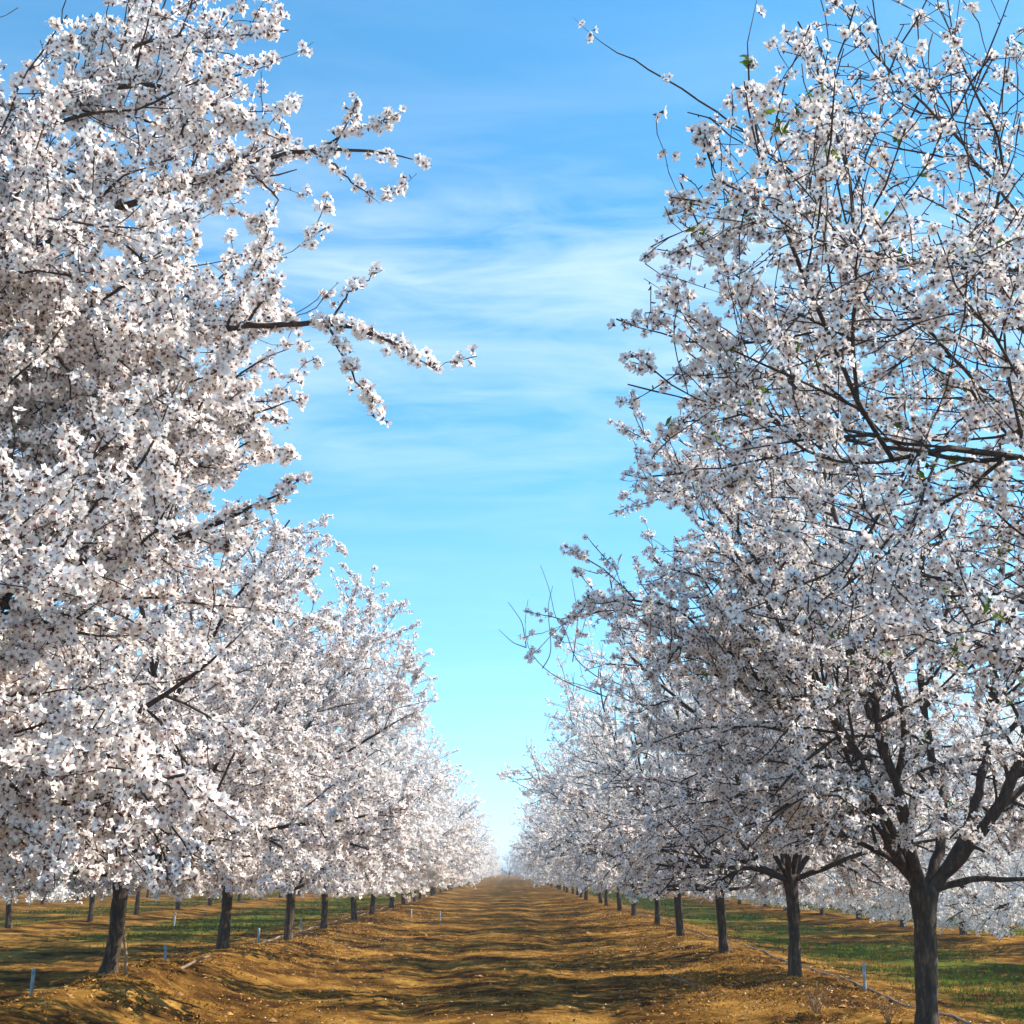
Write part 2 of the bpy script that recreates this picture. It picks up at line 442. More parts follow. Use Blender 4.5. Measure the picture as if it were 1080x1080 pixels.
# ------------------------------------------------------------------ almond trees
class Tree:
    def __init__(s, seed, H=6.3, R=2.5, zb=1.15, dens=1.0, lod=0, custom=None, auto=5, leaves=0, trunk=True,
                 fork=1.05, lean=(0, 0), flower=0.021, bare_top=0.0, inner=0.0, tert=0.16, sec=0.21, radius=0.070, droop=1.0, low=4, lumpy=1.0, tips=False, handfork=0.55, twig=1.0, sq=1.0, spurry=False, full=False):
        s.rng = rng = np.random.default_rng(seed)
        s.H, s.R, s.zb, s.lod = H, R, zb, lod
        s.ph = rng.uniform(0, 6.28, 4)
        s.bare_top, s.droop = bare_top, droop
        s.spurry = spurry; s.top_ = (2.4, 0.5) if full else (1.6, 0.7)
        s.sq = sq                    # crown narrowed along the row, shaped to leave sunlit gaps on the lane
        s.twigs = []                 # (points, weight) that carry flowers
        s.limbs = []                 # Tubes of each scaffold limb
        s.sides = ((8, 5, 4), (6, 4, 3), (5, 3, 3))[lod]
        s.tert, s.sec, s.inner, s.lumpy, s.tips, s.handfork, s.twig = tert, sec, inner, lumpy, tips, handfork, twig
        top = np.array([lean[0], lean[1], fork])
        # trunk
        n = 26 if lod == 0 else 12
        t = np.linspace(0, 1, n)
        P = np.stack([lean[0] * t + 0.02 * np.sin(t * 4 + s.ph[0]), lean[1] * t, -0.25 + (fork + 0.3) * t], -1)
        rr = radius * (1 + 0.24 * np.exp(-np.maximum(P[:, 2], 0) / 0.10) - 0.08 * np.sin(t * 3.1) + 0.35 * np.clip((t - 0.75) / 0.25, 0, 1) ** 1.5)
        rr[-1] *= 0.8
        s.trunk = Tubes()
        ns = 20 if lod == 0 else 8
        if lod == 0:                                       # swellings, ridges and old pruning scars
            aa = np.arange(ns) * 2 * math.pi / ns
            ridge = 0.05 * np.sin(3 * aa + s.ph[1]) + 0.04 * np.sin(5 * aa + s.ph[2]) + 0.03 * np.sin(7 * aa + s.ph[3])
            tw = vnoise(t[:, None] * 6 + 0 * aa[None], aa[None] * 1.6 + 0 * t[:, None], seed)
            fine_ = vnoise(t[:, None] * 30 + 0 * aa[None], aa[None] * 3.2 + 0 * t[:, None], seed + 1)
            rr = rr[:, None] * (1 + ridge[None] * (0.6 + np.exp(-np.maximum(P[:, 2:3], 0) / 0.15)) + 0.26 * tw + 0.13 * fine_)
        s.trunk.add(P, rr, ns, 0.02 if lod == 0 else 0.05, rng)
        top = P[-2]
        s.top = top
        for path, r0, r1 in (custom or []):
            s.scaffold(np.asarray(path, float), r0, r1)
        az0 = rng.uniform(0, 6.28)
        for k in range(auto):
            az = az0 + 2 * math.pi * k / auto + rng.normal(0, 0.2)
            el = math.radians(rng.uniform(32, 62) if k % 2 else rng.uniform(45, 72))
            d = np.array([math.cos(az) * math.cos(el), math.sin(az) * math.cos(el), math.sin(el)])
            P = s.grow(top - np.array([0, 0, 0.06]), d, rng.uniform(4.2, 5.6), 0.16, 0.085, np.array([0, 0, 0.015]), 0.1)
            s.scaffold(P, 0.045 * rng.uniform(0.85, 1.2) * radius / 0.085, 0.009)
        az0 = rng.uniform(0, 6.28)
        for k in range(low):                               # low side limbs that arch over and hang
            az = az0 + 2 * math.pi * k / low + rng.normal(0, 0.25)
            el = math.radians(rng.uniform(6, 28))
            d = np.array([math.cos(az) * math.cos(el), math.sin(az) * math.cos(el), math.sin(el)])
            P = s.grow(top - np.array([0, 0, 0.03]), d, rng.uniform(2.6, 3.4), 0.14, 0.085, np.array([0, 0, -0.018]), 0.2)
            if len(P) > 5: s.scaffold(P, 0.03 * rng.uniform(0.85, 1.15), 0.008)
        s.flowers(dens, flower)
        s.leafing(leaves)

    def allowed(s, p):
        z = p[2]
        if z > s.H or z < s.zb: return -1.0
        t = (z - s.zb) / (s.H - s.zb)
        prof = (0.80 + 0.9 * t) if t < 0.22 else max(0.0, 1 - ((t - 0.22) / 0.80) ** s.top_[0]) ** s.top_[1]
        prof = min(prof, 1.0)
        az = math.atan2(p[1], p[0])
        lob = 1 + 0.13 * math.sin(3 * az + s.ph[1] + z * 0.7) + 0.09 * math.sin(5 * az + s.ph[2] - z)
        r = s.R * prof * lob
        return r - math.hypot(p[0], p[1] / s.sq)

    def grow(s, p, d, length, step, wander, trop, over=0.0, free=False):
        pts = [np.array(p, float)]; d = unit(d); left = over
        n = max(2, int(length / step))
        nz = s.rng.normal(0, wander, (n, 3))
        for k in range(n):
            d = unit(d + nz[k] + trop)
            q = pts[-1] + d * step
            if q[2] < s.zb - 0.1 and len(pts) > 2: break
            if not free:
                a = s.allowed(q)
                inside = a >= 0 or (q[2] < s.zb + 0.8 and math.hypot(q[0], q[1]) < 0.7 and q[2] > max(0.9, s.zb))
                if not inside:
                    left -= step
                    if left < 0: break
            pts.append(q)
        return np.array(pts)

    def side(s, d):
        r = unit(s.rng.normal(size=3)); return unit(r - d * np.dot(r, d))

    def scaffold(s, P, r0, r1):
        """a limb along P, its forks, side branches and twigs"""
        rng = s.rng
        tb = Tubes(); s.limbs.append(tb)
        L = np.linalg.norm(np.diff(P, axis=0), axis=1).sum()
        hand = len(P) < 14
        if hand:                                           # refine a hand-set path
            c = np.concatenate([[0], np.cumsum(np.linalg.norm(np.diff(P, axis=0), axis=1))])
            u = np.linspace(0, c[-1], max(14, int(c[-1] / 0.1)))
            Q = np.stack([np.interp(u, c, P[:, k]) for k in range(3)], -1)
            for _ in range(6): Q[1:-1] = 0.25 * Q[:-2] + 0.5 * Q[1:-1] + 0.25 * Q[2:]
            Q[1:-1] += rng.normal(0, 0.006, Q[1:-1].shape)
            P = Q
        n = len(P)
        if hand: s.twigs.append((P[int(n * 0.72):] if r0 > 0.0105 else P, 1.3))
        R = np.linspace(1, 0, n) ** 0.9 * (r0 - r1) + r1
        R[-4:] *= np.array([0.85, 0.65, 0.45, 0.28])
        tb.add(P, R * (1 + 0.22 * vnoise(np.arange(n) * 0.55, np.full(n, r0 * 900.0), seed_of(P))), s.sides[0], 0.08, rng)
        s.twigs.append((P[int(n * 0.6):], 0.6))
        s.branch_off(tb, P, R, s.sec, 0.16, 2)
        if hand and s.tips: s.branch_off(tb, P, R, 0.09, 0.62 if r0 > 0.0105 else 0.05, 3)
        for f in (0.28, 0.45):                             # forks
            i = int(n * f * rng.uniform(0.8, 1.2))
            if i < 2 or i >= n - 3: continue
            d = unit(P[i + 1] - P[i - 1])
            dd = unit(d * 0.8 + s.side(d) * 0.65 + np.array([0, 0, 0.15]))
            Q = s.grow(P[i], dd, L * (1 - f) * rng.uniform(0.6, 0.95) * (s.handfork if hand else 1), 0.15, 0.09, np.array([0, 0, 0.012]), 0.15)
            if len(Q) < 4: continue
            RR = np.linspace(R[i] * 0.75, 0.008, len(Q))
            tb.add(Q, RR, s.sides[0] - 1, 0.04, rng)
            s.twigs.append((Q[int(len(Q) * 0.5):], 0.8))
            s.branch_off(tb, Q, RR, s.sec, 0.12, 2)

    def branch_off(s, tb, P, R, spacing, start, level):
        rng = s.rng
        seg = np.linalg.norm(np.diff(P, axis=0), axis=1)
        c = np.concatenate([[0], np.cumsum(seg)]); L = c[-1]
        u = start * L + rng.uniform(0, spacing)
        while u < L:
            i = min(int(np.searchsorted(c, u)), len(P) - 1); i = max(i, 1)
            f = (u - c[i - 1]) / (seg[i - 1] + 1e-9)
            p = P[i - 1] + (P[i] - P[i - 1]) * min(f, 1)
            d = unit(P[i] - P[i - 1])
            t = u / L
            rad = unit(np.array([p[0], p[1], 0]))
            zup = rng.uniform(-0.25, 0.55)
            if p[2] < 2.3: zup = rng.uniform(-0.75, 0.25) * s.droop
            dd = unit(d * 0.5 + s.side(d) * 0.85 + rad * 0.35 + np.array([0, 0, zup]))
            if level == 2:
                ln = rng.uniform(0.7, 1.9) * (1 - 0.35 * t)
                tz = -0.03 if p[2] < 2.3 else rng.choice([-0.02, 0.03, 0.03])
                whip = rng.random() < 0.12
                Q = s.grow(p, dd, ln * (1.2 if whip else 1), 0.12, 0.14, np.array([0, 0, tz]), 0.45 if whip else 0.2)
            else:
                ln = rng.uniform(0.18, 0.7) * (1 - 0.3 * t)
                whip = rng.random() < 0.05
                if whip: dd = unit(dd + np.array([0, 0, 0.9])); ln *= 1.5
                Q = s.grow(p, dd, ln, 0.08, 0.17, np.array([0, 0, 0.02]), 0.45 if whip else 0.15)
            if len(Q) >= 3:
                r0 = min(R[min(i, len(R) - 1)] * 0.6, 0.013 if level == 2 else 0.0045)
                RR = np.linspace(r0, 0.0035 if level == 2 else 0.0024, len(Q)) * s.twig * (1 + 0.3 * rng.uniform(-1, 1, len(Q)))
                tb.add(Q, RR, s.sides[1] if level == 2 else s.sides[2])
                s.twigs.append((Q, 0.75 if level == 2 else 1.0))
                s.twigs.append((Q[-2:], 1.4))
                if s.spurry and s.lod == 0:
                    for q in range(1, len(Q) - 1):
                        if rng.random() < 0.55:
                            b0 = Q[q] + (Q[q + 1] - Q[q]) * rng.random()
                            o_ = s.side(unit(Q[q + 1] - Q[q])); l_ = rng.uniform(0.008, 0.026)
                            tb.add([b0, b0 + o_ * l_ * 0.6, b0 + o_ * l_ + np.array([0, 0, 0.003])], [0.0028, 0.0034, 0.0022], 4)
                if level == 2: s.branch_off(tb, Q, RR, s.tert, 0.1, 3)
            u += spacing * rng.uniform(0.5, 1.5)

    def flowers(s, dens, size):
        rng = s.rng
        A, B, W = [], [], []
        for P, w in s.twigs:
            if len(P) < 2: continue
            A.append(P[:-1]); B.append(P[1:]); W.append(np.full(len(P) - 1, w))
        A, B, W = np.concatenate(A), np.concatenate(B), np.concatenate(W)
        ln = np.linalg.norm(B - A, axis=1)
        mid = (A + B) / 2
        # the heart of the crown blooms less, the outside more; bare stretches come in runs
        rr = np.hypot(mid[:, 0], mid[:, 1]) / s.R
        zz = (mid[:, 2] - s.zb) / (s.H - s.zb)
        rho = np.clip(np.maximum(rr * 1.1, np.abs(zz - 0.35) * 1.5), 0, 1)
        W = W * (1 - s.inner + s.inner * rho)
        if s.bare_top: W = W * (1 - s.bare_top * np.clip((zz - 0.36) / 0.35, 0, 1))
        lump = vnoise(mid[:, 0] * 2.2 + 11, mid[:, 1] * 2.2 + mid[:, 2] * 2.7, 21)
        W = W * np.clip(1 + s.lumpy * lump, 0.25, 1.8)
        per_m = (21, 15, 10)[s.lod] * dens
        ns = rng.poisson(ln * W * per_m)
        idx = np.repeat(np.arange(len(ln)), ns)
        t = rng.random(len(idx))
        c = A[idx] + (B[idx] - A[idx]) * t[:, None]
        d = (B - A)[idx] / (ln[idx][:, None] + 1e-9)
        k = rng.integers(2, 7, len(idx)) if s.lod < 2 else rng.integers(1, 4, len(idx))
        idx2 = np.repeat(np.arange(len(idx)), k)
        r = rng.normal(size=(len(idx), 3))
        r -= d * (r * d).sum(1)[:, None]; r /= np.linalg.norm(r, axis=1)[:, None] + 1e-9
        o = unit_rows(r[idx2] + rng.normal(0, 0.55, (len(idx2), 3)))
        S = size * rng.uniform(0.62, 1.25, len(idx2)) * (1, 1.12, 2.1)[s.lod]
        bud = rng.random(len(idx2)) < 0.11
        S[bud] *= 0.45
        P = c[idx2] + o * (S * rng.uniform(0.5, 1.7, len(idx2)))[:, None] + rng.normal(0, 0.008, (len(idx2), 3))
        N = o + rng.normal(0, 0.45, o.shape) + np.array([0, 0, 0.2])
        tone = np.clip(rng.normal(0.75, 0.3, len(idx2)), 0, 1); tone[bud] = 0
        s.n_flowers = len(idx2)
        s.crown = (P, N, S, tone)
        s.spurs = c

    def leafing(s, n):
        s.leaf = None
        if not n: return
        rng = s.rng
        k = rng.choice(len(s.spurs), max(1, n // 5))
        P = np.repeat(s.spurs[k], 5, 0) + rng.normal(0, 0.02, (len(k) * 5, 3))
        s.leaf = (P, rng.normal(size=P.shape) + np.array([0, 0, 0.6]), rng.uniform(0.018, 0.034, len(P)), rng.random(len(P)))

    def meshes(s):
        rng = s.rng
        d = {'trunk': s.trunk.mesh('trunk', M_TRUNK)}
        if s.lod < 2:
            d['limb'] = [t.mesh('limb', M_LIMB) for t in s.limbs]
        else:
            al = Tubes()
            for t in s.limbs:
                for v in t.V: al.V.append(v)
                for q in t.Q: al.Q.append(q + al.n)
                al.C = getattr(al, 'C', []) + [q + al.n for q in t.C]
                al.n += t.n
            d['limb'] = [al.mesh('limb', M_LIMB)]
        P, N, S, tone = s.crown
        d['crown'] = flower_mesh('crown', P, N, S, tone, s.lod, rng, [M_PETAL, M_HEART, M_CALYX])
        if s.leaf:
            P, N, S, tone = s.leaf
            U, W, _ = basis(N, rng)
            V = np.stack([P - U * S[:, None], P + W * (0.38 * S)[:, None], P + U * S[:, None], P - W * (0.38 * S)[:, None]], 1)
            q = np.arange(len(P))[:, None] * 4 + np.arange(4)
            d['leaves'] = build_mesh('leaves', V.reshape(-1, 3), [(q, 0)], [M_LEAF], False,
                                     {'petal': np.tile([0, .6, 1, .6], len(P)), 'tone': np.repeat(tone, 4)})
        return d

def seed_of(P):
    return int(abs(P[-1, 0] * 9173 + P[-1, 1] * 3571)) % 1000

def unit_rows(a):
    return a / (np.linalg.norm(a, axis=1)[:, None] + 1e-9)

def plant(meshes, x, y, label, group, rot=0.0, scale=1.0, tilt=(0, 0)):
    root = bpy.data.objects.new('almond_tree', None)
    root.empty_display_size = 0.3
    COL.objects.link(root)
    root.location = (x, y, gz(x, y)); root.rotation_euler = (tilt[0], tilt[1], rot); root.scale = (scale,) * 3
    tag(root, label, 'tree', group)
    link('trunk', meshes['trunk'], root)
    for m in meshes['limb']: link('limb', m, root)
    link('crown', meshes['crown'], root)
    if 'leaves' in meshes: link('leaves', meshes['leaves'], root)
    return root

def local(pts, x, y):
    b = np.array([x, y, gz(x, y)])
    return [seen(*p) - b for p in pts]

G_L, G_R = 'almond trees in the row left of the lane', 'almond trees in the row right of the lane'
G_LB, G_RB = 'almond trees in the rows behind the left row', 'almond trees in the rows behind the right row'

# --- nearest left tree: only its crown reaches into the picture
x, y = ROW_L, 7.7
f = np.array([0.0, 0.0, 1.1])
cl = [
    ([f, f + [0.25, -0.1, 0.8]] + local([(-70, 440, 7.5), (10, 347, 7.35), (110, 344, 7.3), (200, 348, 7.25), (330, 338, 7.1), (395, 346, 7.0), (432, 372, 6.95), (462, 392, 6.9)], x, y), 0.05, 0.006),
    ([f, f + [0.1, -0.2, 1.4]] + local([(-60, 230, 7.3), (15, 150, 7.2), (60, 115, 7.2), (110, 86, 7.15), (150, 86, 7.1), (200, 97, 7.1), (240, 118, 7.0), (300, 150, 7.0)], x, y), 0.05, 0.007),
    ([f, f + [0.2, 0.1, 1.3]] + local([(-20, 330, 7.8), (90, 232, 7.7), (140, 215, 7.7), (215, 187, 7.6), (290, 162, 7.6), (345, 156, 7.5), (405, 158, 7.5), (455, 175, 7.5)], x, y), 0.048, 0.006),
    ([f, f + [0.1, 0.2, 1.6]] + local([(-30, 160, 7.6), (60, 117, 7.5), (110, 68, 7.4), (160, 38, 7.4), (215, 40, 7.3), (290, 36, 7.3)], x, y), 0.045, 0.006),
    ([f, f + [0.3, -0.2, 0.5]] + local([(-30, 620, 7.2), (40, 592, 7.1), (90, 598, 7.0), (160, 570, 7.0), (230, 560, 7.0), (290, 520, 7.0), (325, 500, 7.0)], x, y), 0.045, 0.006),
    ([f, f + [0.3, 0.2, 0.6]] + local([(-10, 520, 7.6), (90, 470, 7.6), (180, 470, 7.5), (260, 440, 7.5), (320, 420, 7.4)], x, y), 0.042, 0.006),
    (local([(330, 160, 7.5), (350, 172, 7.45), (368, 190, 7.4), (388, 205, 7.4), (402, 216, 7.4)], x, y), 0.008, 0.003),
    (local([(335, 158, 7.5), (362, 140, 7.5), (392, 130, 7.5), (424, 118, 7.5)], x, y), 0.007, 0.003),
    (local([(345, 340, 7.05), (356, 368, 7.0), (372, 395, 7.0), (388, 420, 7.0), (402, 440, 7.0)], x, y), 0.008, 0.003),
    (local([(348, 338, 7.05), (362, 315, 7.05), (382, 298, 7.0), (404, 284, 7.0)], x, y), 0.007, 0.003),
    (local([(262, 180, 7.6), (285, 200, 7.55), (300, 215, 7.5), (268, 240, 7.5)], x, y), 0.007, 0.003),
    (local([(240, 343, 7.2), (262, 300, 7.2), (285, 275, 7.2), (298, 262, 7.2)], x, y), 0.008, 0.003),
]
T = Tree(11, spurry=True, full=True, H=7.9, R=2.45, zb=0.95, dens=0.86, custom=cl, auto=5, flower=0.031, sec=0.18, tert=0.13, inner=0.2, lumpy=1.4, bare_top=0.2, tips=True)
plant(T.meshes(), x, y, 'nearest left blossoming almond tree, its long branches reaching over the lane, trunk outside the picture', G_L)
NF = [T.n_flowers]

# --- left row, trunks in view
x, y = ROW_L, 12.7
T = Tree(14, H=5.8, R=2.55, zb=0.74, dens=1.1, auto=6, lean=(0.05, 0.0), flower=0.028, sec=0.2, tert=0.15, inner=0.3, fork=0.88)
plant(T.meshes(), x, y, 'left row almond tree with the nearest dark trunk, beside the leaning pale stick', G_L); NF.append(T.n_flowers)
T = Tree(13, H=6.2, R=2.55, zb=0.74, dens=1.1, auto=6, lean=(0.0, 0.1), flower=0.028, sec=0.2, tert=0.16, inner=0.3, fork=0.88)
plant(T.meshes(), ROW_L, 17.65, 'left row almond tree second nearest by trunk, white blossoms hanging low over it', G_L); NF.append(T.n_flowers)

# --- right row, near trees
x, y = ROW_R, 5.8
f = np.array([0.0, 0.0, 1.1])
cr_ = [
    ([f, f + [-0.25, 0.0, 0.7]] + local([(1130, 520, 5.7), (1075, 482, 5.6), (1000, 472, 5.5), (942, 485, 5.45), (905, 425, 5.4), (880, 365, 5.4), (850, 298, 5.35), (822, 225, 5.3), (800, 150, 5.3), (790, 90, 5.3), (788, 45, 5.25), (800, -10, 5.2)], x, y), 0.018, 0.0042),
    (local([(942, 485, 5.45), (905, 494, 5.4), (870, 490, 5.35), (835, 468, 5.3), (800, 430, 5.3), (772, 385, 5.25), (752, 340, 5.2)], x, y), 0.007, 0.0026),
    ([f, f + [0.0, 0.1, 1.2]] + local([(1110, 400, 5.9), (1032, 272, 5.9), (1052, 215, 5.9), (1072, 168, 5.85), (1040, 118, 5.85), (1010, 60, 5.8), (988, -10, 5.8)], x, y), 0.016, 0.0042),
    ([f, f + [0.0, -0.1, 1.2]] + local([(1140, 300, 5.6), (1080, 284, 5.5), (1010, 277, 5.4), (950, 282, 5.3), (880, 255, 5.2), (800, 235, 5.1), (720, 225, 5.1)], x, y), 0.016, 0.0032),
    ([f, f + [-0.2, -0.1, 0.6]] + local([(1150, 740, 5.6), (1080, 692, 5.5), (1030, 675, 5.4), (960, 670, 5.3), (915, 676, 5.2)], x, y), 0.013, 0.0032),
    ([f, f + [-0.1, 0.1, 1.5]] + local([(1090, 250, 6.1), (1000, 130, 6.2), (920, 60, 6.2), (870, -30, 6.2)], x, y), 0.016, 0.0037),
    ([f, f + [-0.2, 0.2, 0.9]] + local([(1090, 470, 6.3), (960, 330, 6.3), (860, 200, 6.3), (760, 120, 6.2), (690, 75, 6.2), (640, 55, 6.1), (604, 18, 6.1)], x, y), 0.016, 0.0026),
]
T = Tree(22, spurry=True, handfork=0.12, tips=True, H=6.4, R=2.3, zb=1.9, dens=0.40, custom=cr_, auto=4, flower=0.0245, sec=0.17, tert=0.13, inner=0.2, lumpy=1.4, twig=1.0, leaves=500, bare_top=0.72, droop=0.4, low=0)
plant(T.meshes(), x, y, 'nearest right almond tree with bare dark whips against the sky, trunk outside the picture', G_R); NF.append(T.n_flowers)

x, y = ROW_R, 10.8
f = np.array([0.02, 0.0, 0.98])
c0 = [
    ([f] + local([(950, 905, 10.7), (930, 880, 10.5), (915, 840, 10.4), (918, 812, 10.3), (880, 760, 10.1), (840, 690, 9.9), (800, 620, 9.7), (760, 560, 9.6)], x, y), 0.043, 0.0070),
    ([f] + local([(960, 895, 10.6), (955, 860, 10.4), (948, 825, 10.3), (930, 790, 10.2), (920, 720, 10.2), (900, 620, 10.2), (870, 500, 10.2), (850, 380, 10.2)], x, y), 0.043, 0.0070),
    ([f] + local([(990, 905, 10.9), (1000, 870, 11.0), (992, 830, 11.1), (980, 795, 11.2), (970, 700, 11.3), (975, 560, 11.4), (960, 420, 11.4)], x, y), 0.043, 0.0070),
    ([f] + local([(1000, 915, 10.8), (1030, 885, 10.7), (1055, 850, 10.6), (1080, 800, 10.5), (1120, 700, 10.4), (1150, 560, 10.3)], x, y), 0.058, 0.0084),
    ([f] + local([(1010, 905, 10.9), (1030, 850, 11.2), (1042, 790, 11.4), (1050, 700, 11.6), (1060, 560, 11.8), (1050, 400, 11.8)], x, y), 0.047, 0.0084),
    ([f] + local([(945, 900, 10.9), (905, 885, 11.0), (870, 877, 11.1), (820, 868, 11.3), (760, 850, 11.5)], x, y), 0.027, 0.0056),
    ([f] + local([(935, 880, 10.8), (900, 840, 10.7), (840, 760, 10.6), (765, 680, 10.4), (695, 628, 10.3), (612, 640, 10.2)], x, y), 0.031, 0.0040),
    ([f] + local([(940, 870, 10.6), (905, 820, 10.4), (850, 690, 10.3), (780, 560, 10.2), (705, 475, 10.2), (645, 445, 10.2)], x, y), 0.035, 0.0040),
    ([f] + local([(955, 870, 10.9), (930, 790, 10.9), (870, 620, 10.9), (805, 480, 10.8), (745, 390, 10.8), (700, 345, 10.8)], x, y), 0.035, 0.0042),
    ([f] + local([(1015, 922, 10.9), (1060, 930, 10.8), (1110, 925, 10.7), (1180, 900, 10.6)], x, y), 0.031, 0.0056),
]
T = Tree(23, spurry=True, sq=0.8, H=6.9, R=2.9, zb=1.35, dens=0.68, twig=1.2, lumpy=1.3, custom=c0, auto=4, flower=0.026, sec=0.18, tert=0.14, inner=0.3, leaves=700, fork=1.0, radius=0.088, low=2)
plant(T.meshes(), x, y, 'right row almond tree with the largest dark trunk, forking into a wide vase of limbs', G_R); NF.append(T.n_flowers)
T = Tree(28, sq=0.76, H=6.7, R=3.0, zb=0.9, twig=1.2, lumpy=1.3, dens=0.66, auto=7, low=4, flower=0.026, sec=0.2, tert=0.15, inner=0.35, leaves=400, fork=1.05)
plant(T.meshes(), ROW_R, 15.8, 'right row almond tree second nearest by trunk, beside the bright earth bank', G_R); NF.append(T.n_flowers)

x, y = ROW_R, 20.6
T = Tree(57, sq=0.8, H=6.5, R=2.95, zb=0.85, twig=1.25, lumpy=1.3, dens=0.68, lod=1, auto=7, flower=0.027, sec=0.2, tert=0.17, inner=0.35, fork=0.95, lean=(-0.12, 0), leaves=150)
shoots = []
for path in ([(640, 735), (600, 722), (572, 705), (555, 683), (553, 656), (557, 632)], [(572, 705), (582, 690), (580, 665), (577, 640), (583, 618)],
             [(640, 720), (604, 698), (599, 665), (584, 652), (582, 627), (570, 596)], [(555, 683), (541, 678), (526, 664)], [(555, 683), (551, 656), (536, 635)],
             [(604, 698), (610, 650), (603, 610)]):
    W_ = np.array(local([(a, b, 19.4) for a, b in path], x, y))
    c_ = np.linspace(0, len(W_) - 1, 16)
    W_ = np.stack([np.interp(c_, np.arange(len(W_)), W_[:, q]) for q in range(3)], -1)
    for _ in range(3): W_[1:-1] = 0.25 * W_[:-2] + 0.5 * W_[1:-1] + 0.25 * W_[2:]
    tb_ = Tubes(); tb_.add(W_, np.linspace(0.008, 0.0035, 16), 5); shoots.append(tb_.mesh('bare_shoot', M_LIMB))
third = plant(T.meshes(), x, y, 'right row almond tree third nearest, with bare upright shoots above its blossom', G_R)
for m in shoots: link('bare_shoot', m, third)

# --- the rest of the two lane rows and the rows behind: a few kinds, copied
mids_L = [Tree(40 + k, H=6.2, R=2.5, zb=0.74, dens=1.15, lod=1, auto=6, flower=0.029, sec=0.21, tert=0.19, inner=0.35, fork=0.85).meshes() for k in range(3)]
mids_R = [Tree(50 + k, sq=0.76, H=6.9, R=3.1, zb=0.75, twig=1.25, lumpy=1.3, dens=0.66, lod=1, auto=6, flower=0.027, sec=0.21, tert=0.18, inner=0.35, fork=0.95).meshes() for k in range(3)]
fars = [Tree(60 + k, sq=0.84, H=5.8 + 0.25 * k, R=2.6, zb=0.6, dens=(1.0, 0.85, 1.1, 0.75, 1.0)[k], lod=2, auto=5, flower=0.027, sec=0.26, tert=0.26, inner=0.3, fork=0.88).meshes() for k in range(5)]
lows = [Tree(70 + k, sq=0.9, H=5.9, R=2.75, zb=0.32, dens=1.1, lod=2, auto=5, low=7, flower=0.025, sec=0.24, tert=0.22, inner=0.3, fork=0.72).meshes() for k in range(3)]
R_ = random.Random(5)
ORD = ['third', 'fourth', 'fifth', 'sixth', 'seventh', 'eighth', 'ninth']
WHAT_L = ['slim dark trunk before green strip', 'trunk half under drooping bloom', 'trunk close behind the fourth',
          'trunk shaded at the bank', 'trunk a thin dark line', 'trunk lost among low blossom']
WHAT_R = ['straight dark trunk by green strip', 'thin trunk on reddish bank',
          'thin trunk in shade', 'trunk a short dark line', 'trunk barely clear of its neighbours', 'trunk a dark speck under bloom']
for side, X0, d0, mids in (('left', ROW_L, 22.7, mids_L), ('right', ROW_R, 25.7, mids_R)):
    for k in range(35):
        d = d0 + 5.05 * k
        if k < 6:
            lab = '%s row almond tree, %s from the near end, %s' % (side, ORD[k + (side == 'right')], (WHAT_L if side == 'left' else WHAT_R)[k])
        elif k < 14:
            lab = 'almond tree in the merging middle of the %s row, trunk barely seen under the blossom' % side
        else:
            lab = 'distant almond tree at the hazy far end of the %s row' % side
        lib = mids if k < 6 else fars
        plant(lib[k % len(lib)], X0 + R_.uniform(-0.12, 0.12), d + R_.uniform(-0.2, 0.2), lab, G_L if side == 'left' else G_R,
              R_.choice((0, math.pi)) + R_.uniform(-0.25, 0.25), R_.uniform(0.94, 1.06) if k < 6 else (R_.uniform(0.86, 1.08) if side == 'left' else R_.uniform(1.0, 1.18)), (R_.uniform(-0.03, 0.03), R_.uniform(-0.03, 0.03)))
# rows behind
BACK_R = ['behind the right row, its small dark trunk just right of the largest trunk',
          'behind the right row, its trunk just left of the largest trunk',
          'behind the right row, its trunk midway between the two nearest right trunks']
for k in range(16):
    d = 29.0 + 4.6 * k
    lab = 'almond tree ' + BACK_R[k] if k < 3 else 'almond tree farther along the row behind the right row, glimpsed under the crowns'
    plant(lows[k % 3] if k < 9 else fars[(k + 1) % 5], ROW_R + 6.2 + R_.uniform(-0.15, 0.15), d, lab, G_RB, R_.choice((0, math.pi)) + R_.uniform(-0.25, 0.25), R_.uniform(0.94, 1.04))
for k in range(4):  # row carried on past the right edge, added to shade the alley
    plant(lows[k % 3], ROW_R + 6.2, 24.6 - 4.8 * k, 'almond tree behind the right row, standing just outside the right edge of the picture', G_RB, R_.choice((0, math.pi)) + R_.uniform(-0.25, 0.25), 0.97)
for k in range(5):
    plant(fars[k], -5.6 + 2.8 * k, 214 + R_.uniform(-4, 4), 'pale almond tree closing the far end of the lane in the haze', 'almond trees across the far end of the lane', R_.uniform(0, 6), R_.uniform(0.8, 1.0))
BACK_L = ['behind the left row, its thin trunk near the left edge', 'behind the left row, its thin trunk just left of the nearest left trunk']
for k in range(16):
    d = 29.5 + 4.9 * k
    lab = 'almond tree ' + BACK_L[k] if k < 2 else 'almond tree farther along the row behind the left row, glimpsed under the crowns'
    plant(fars[k % 5], ROW_L - 6.7 + R_.uniform(-0.15, 0.15), d, lab, G_LB, R_.choice((0, math.pi)) + R_.uniform(-0.25, 0.25), R_.uniform(0.94, 1.04))
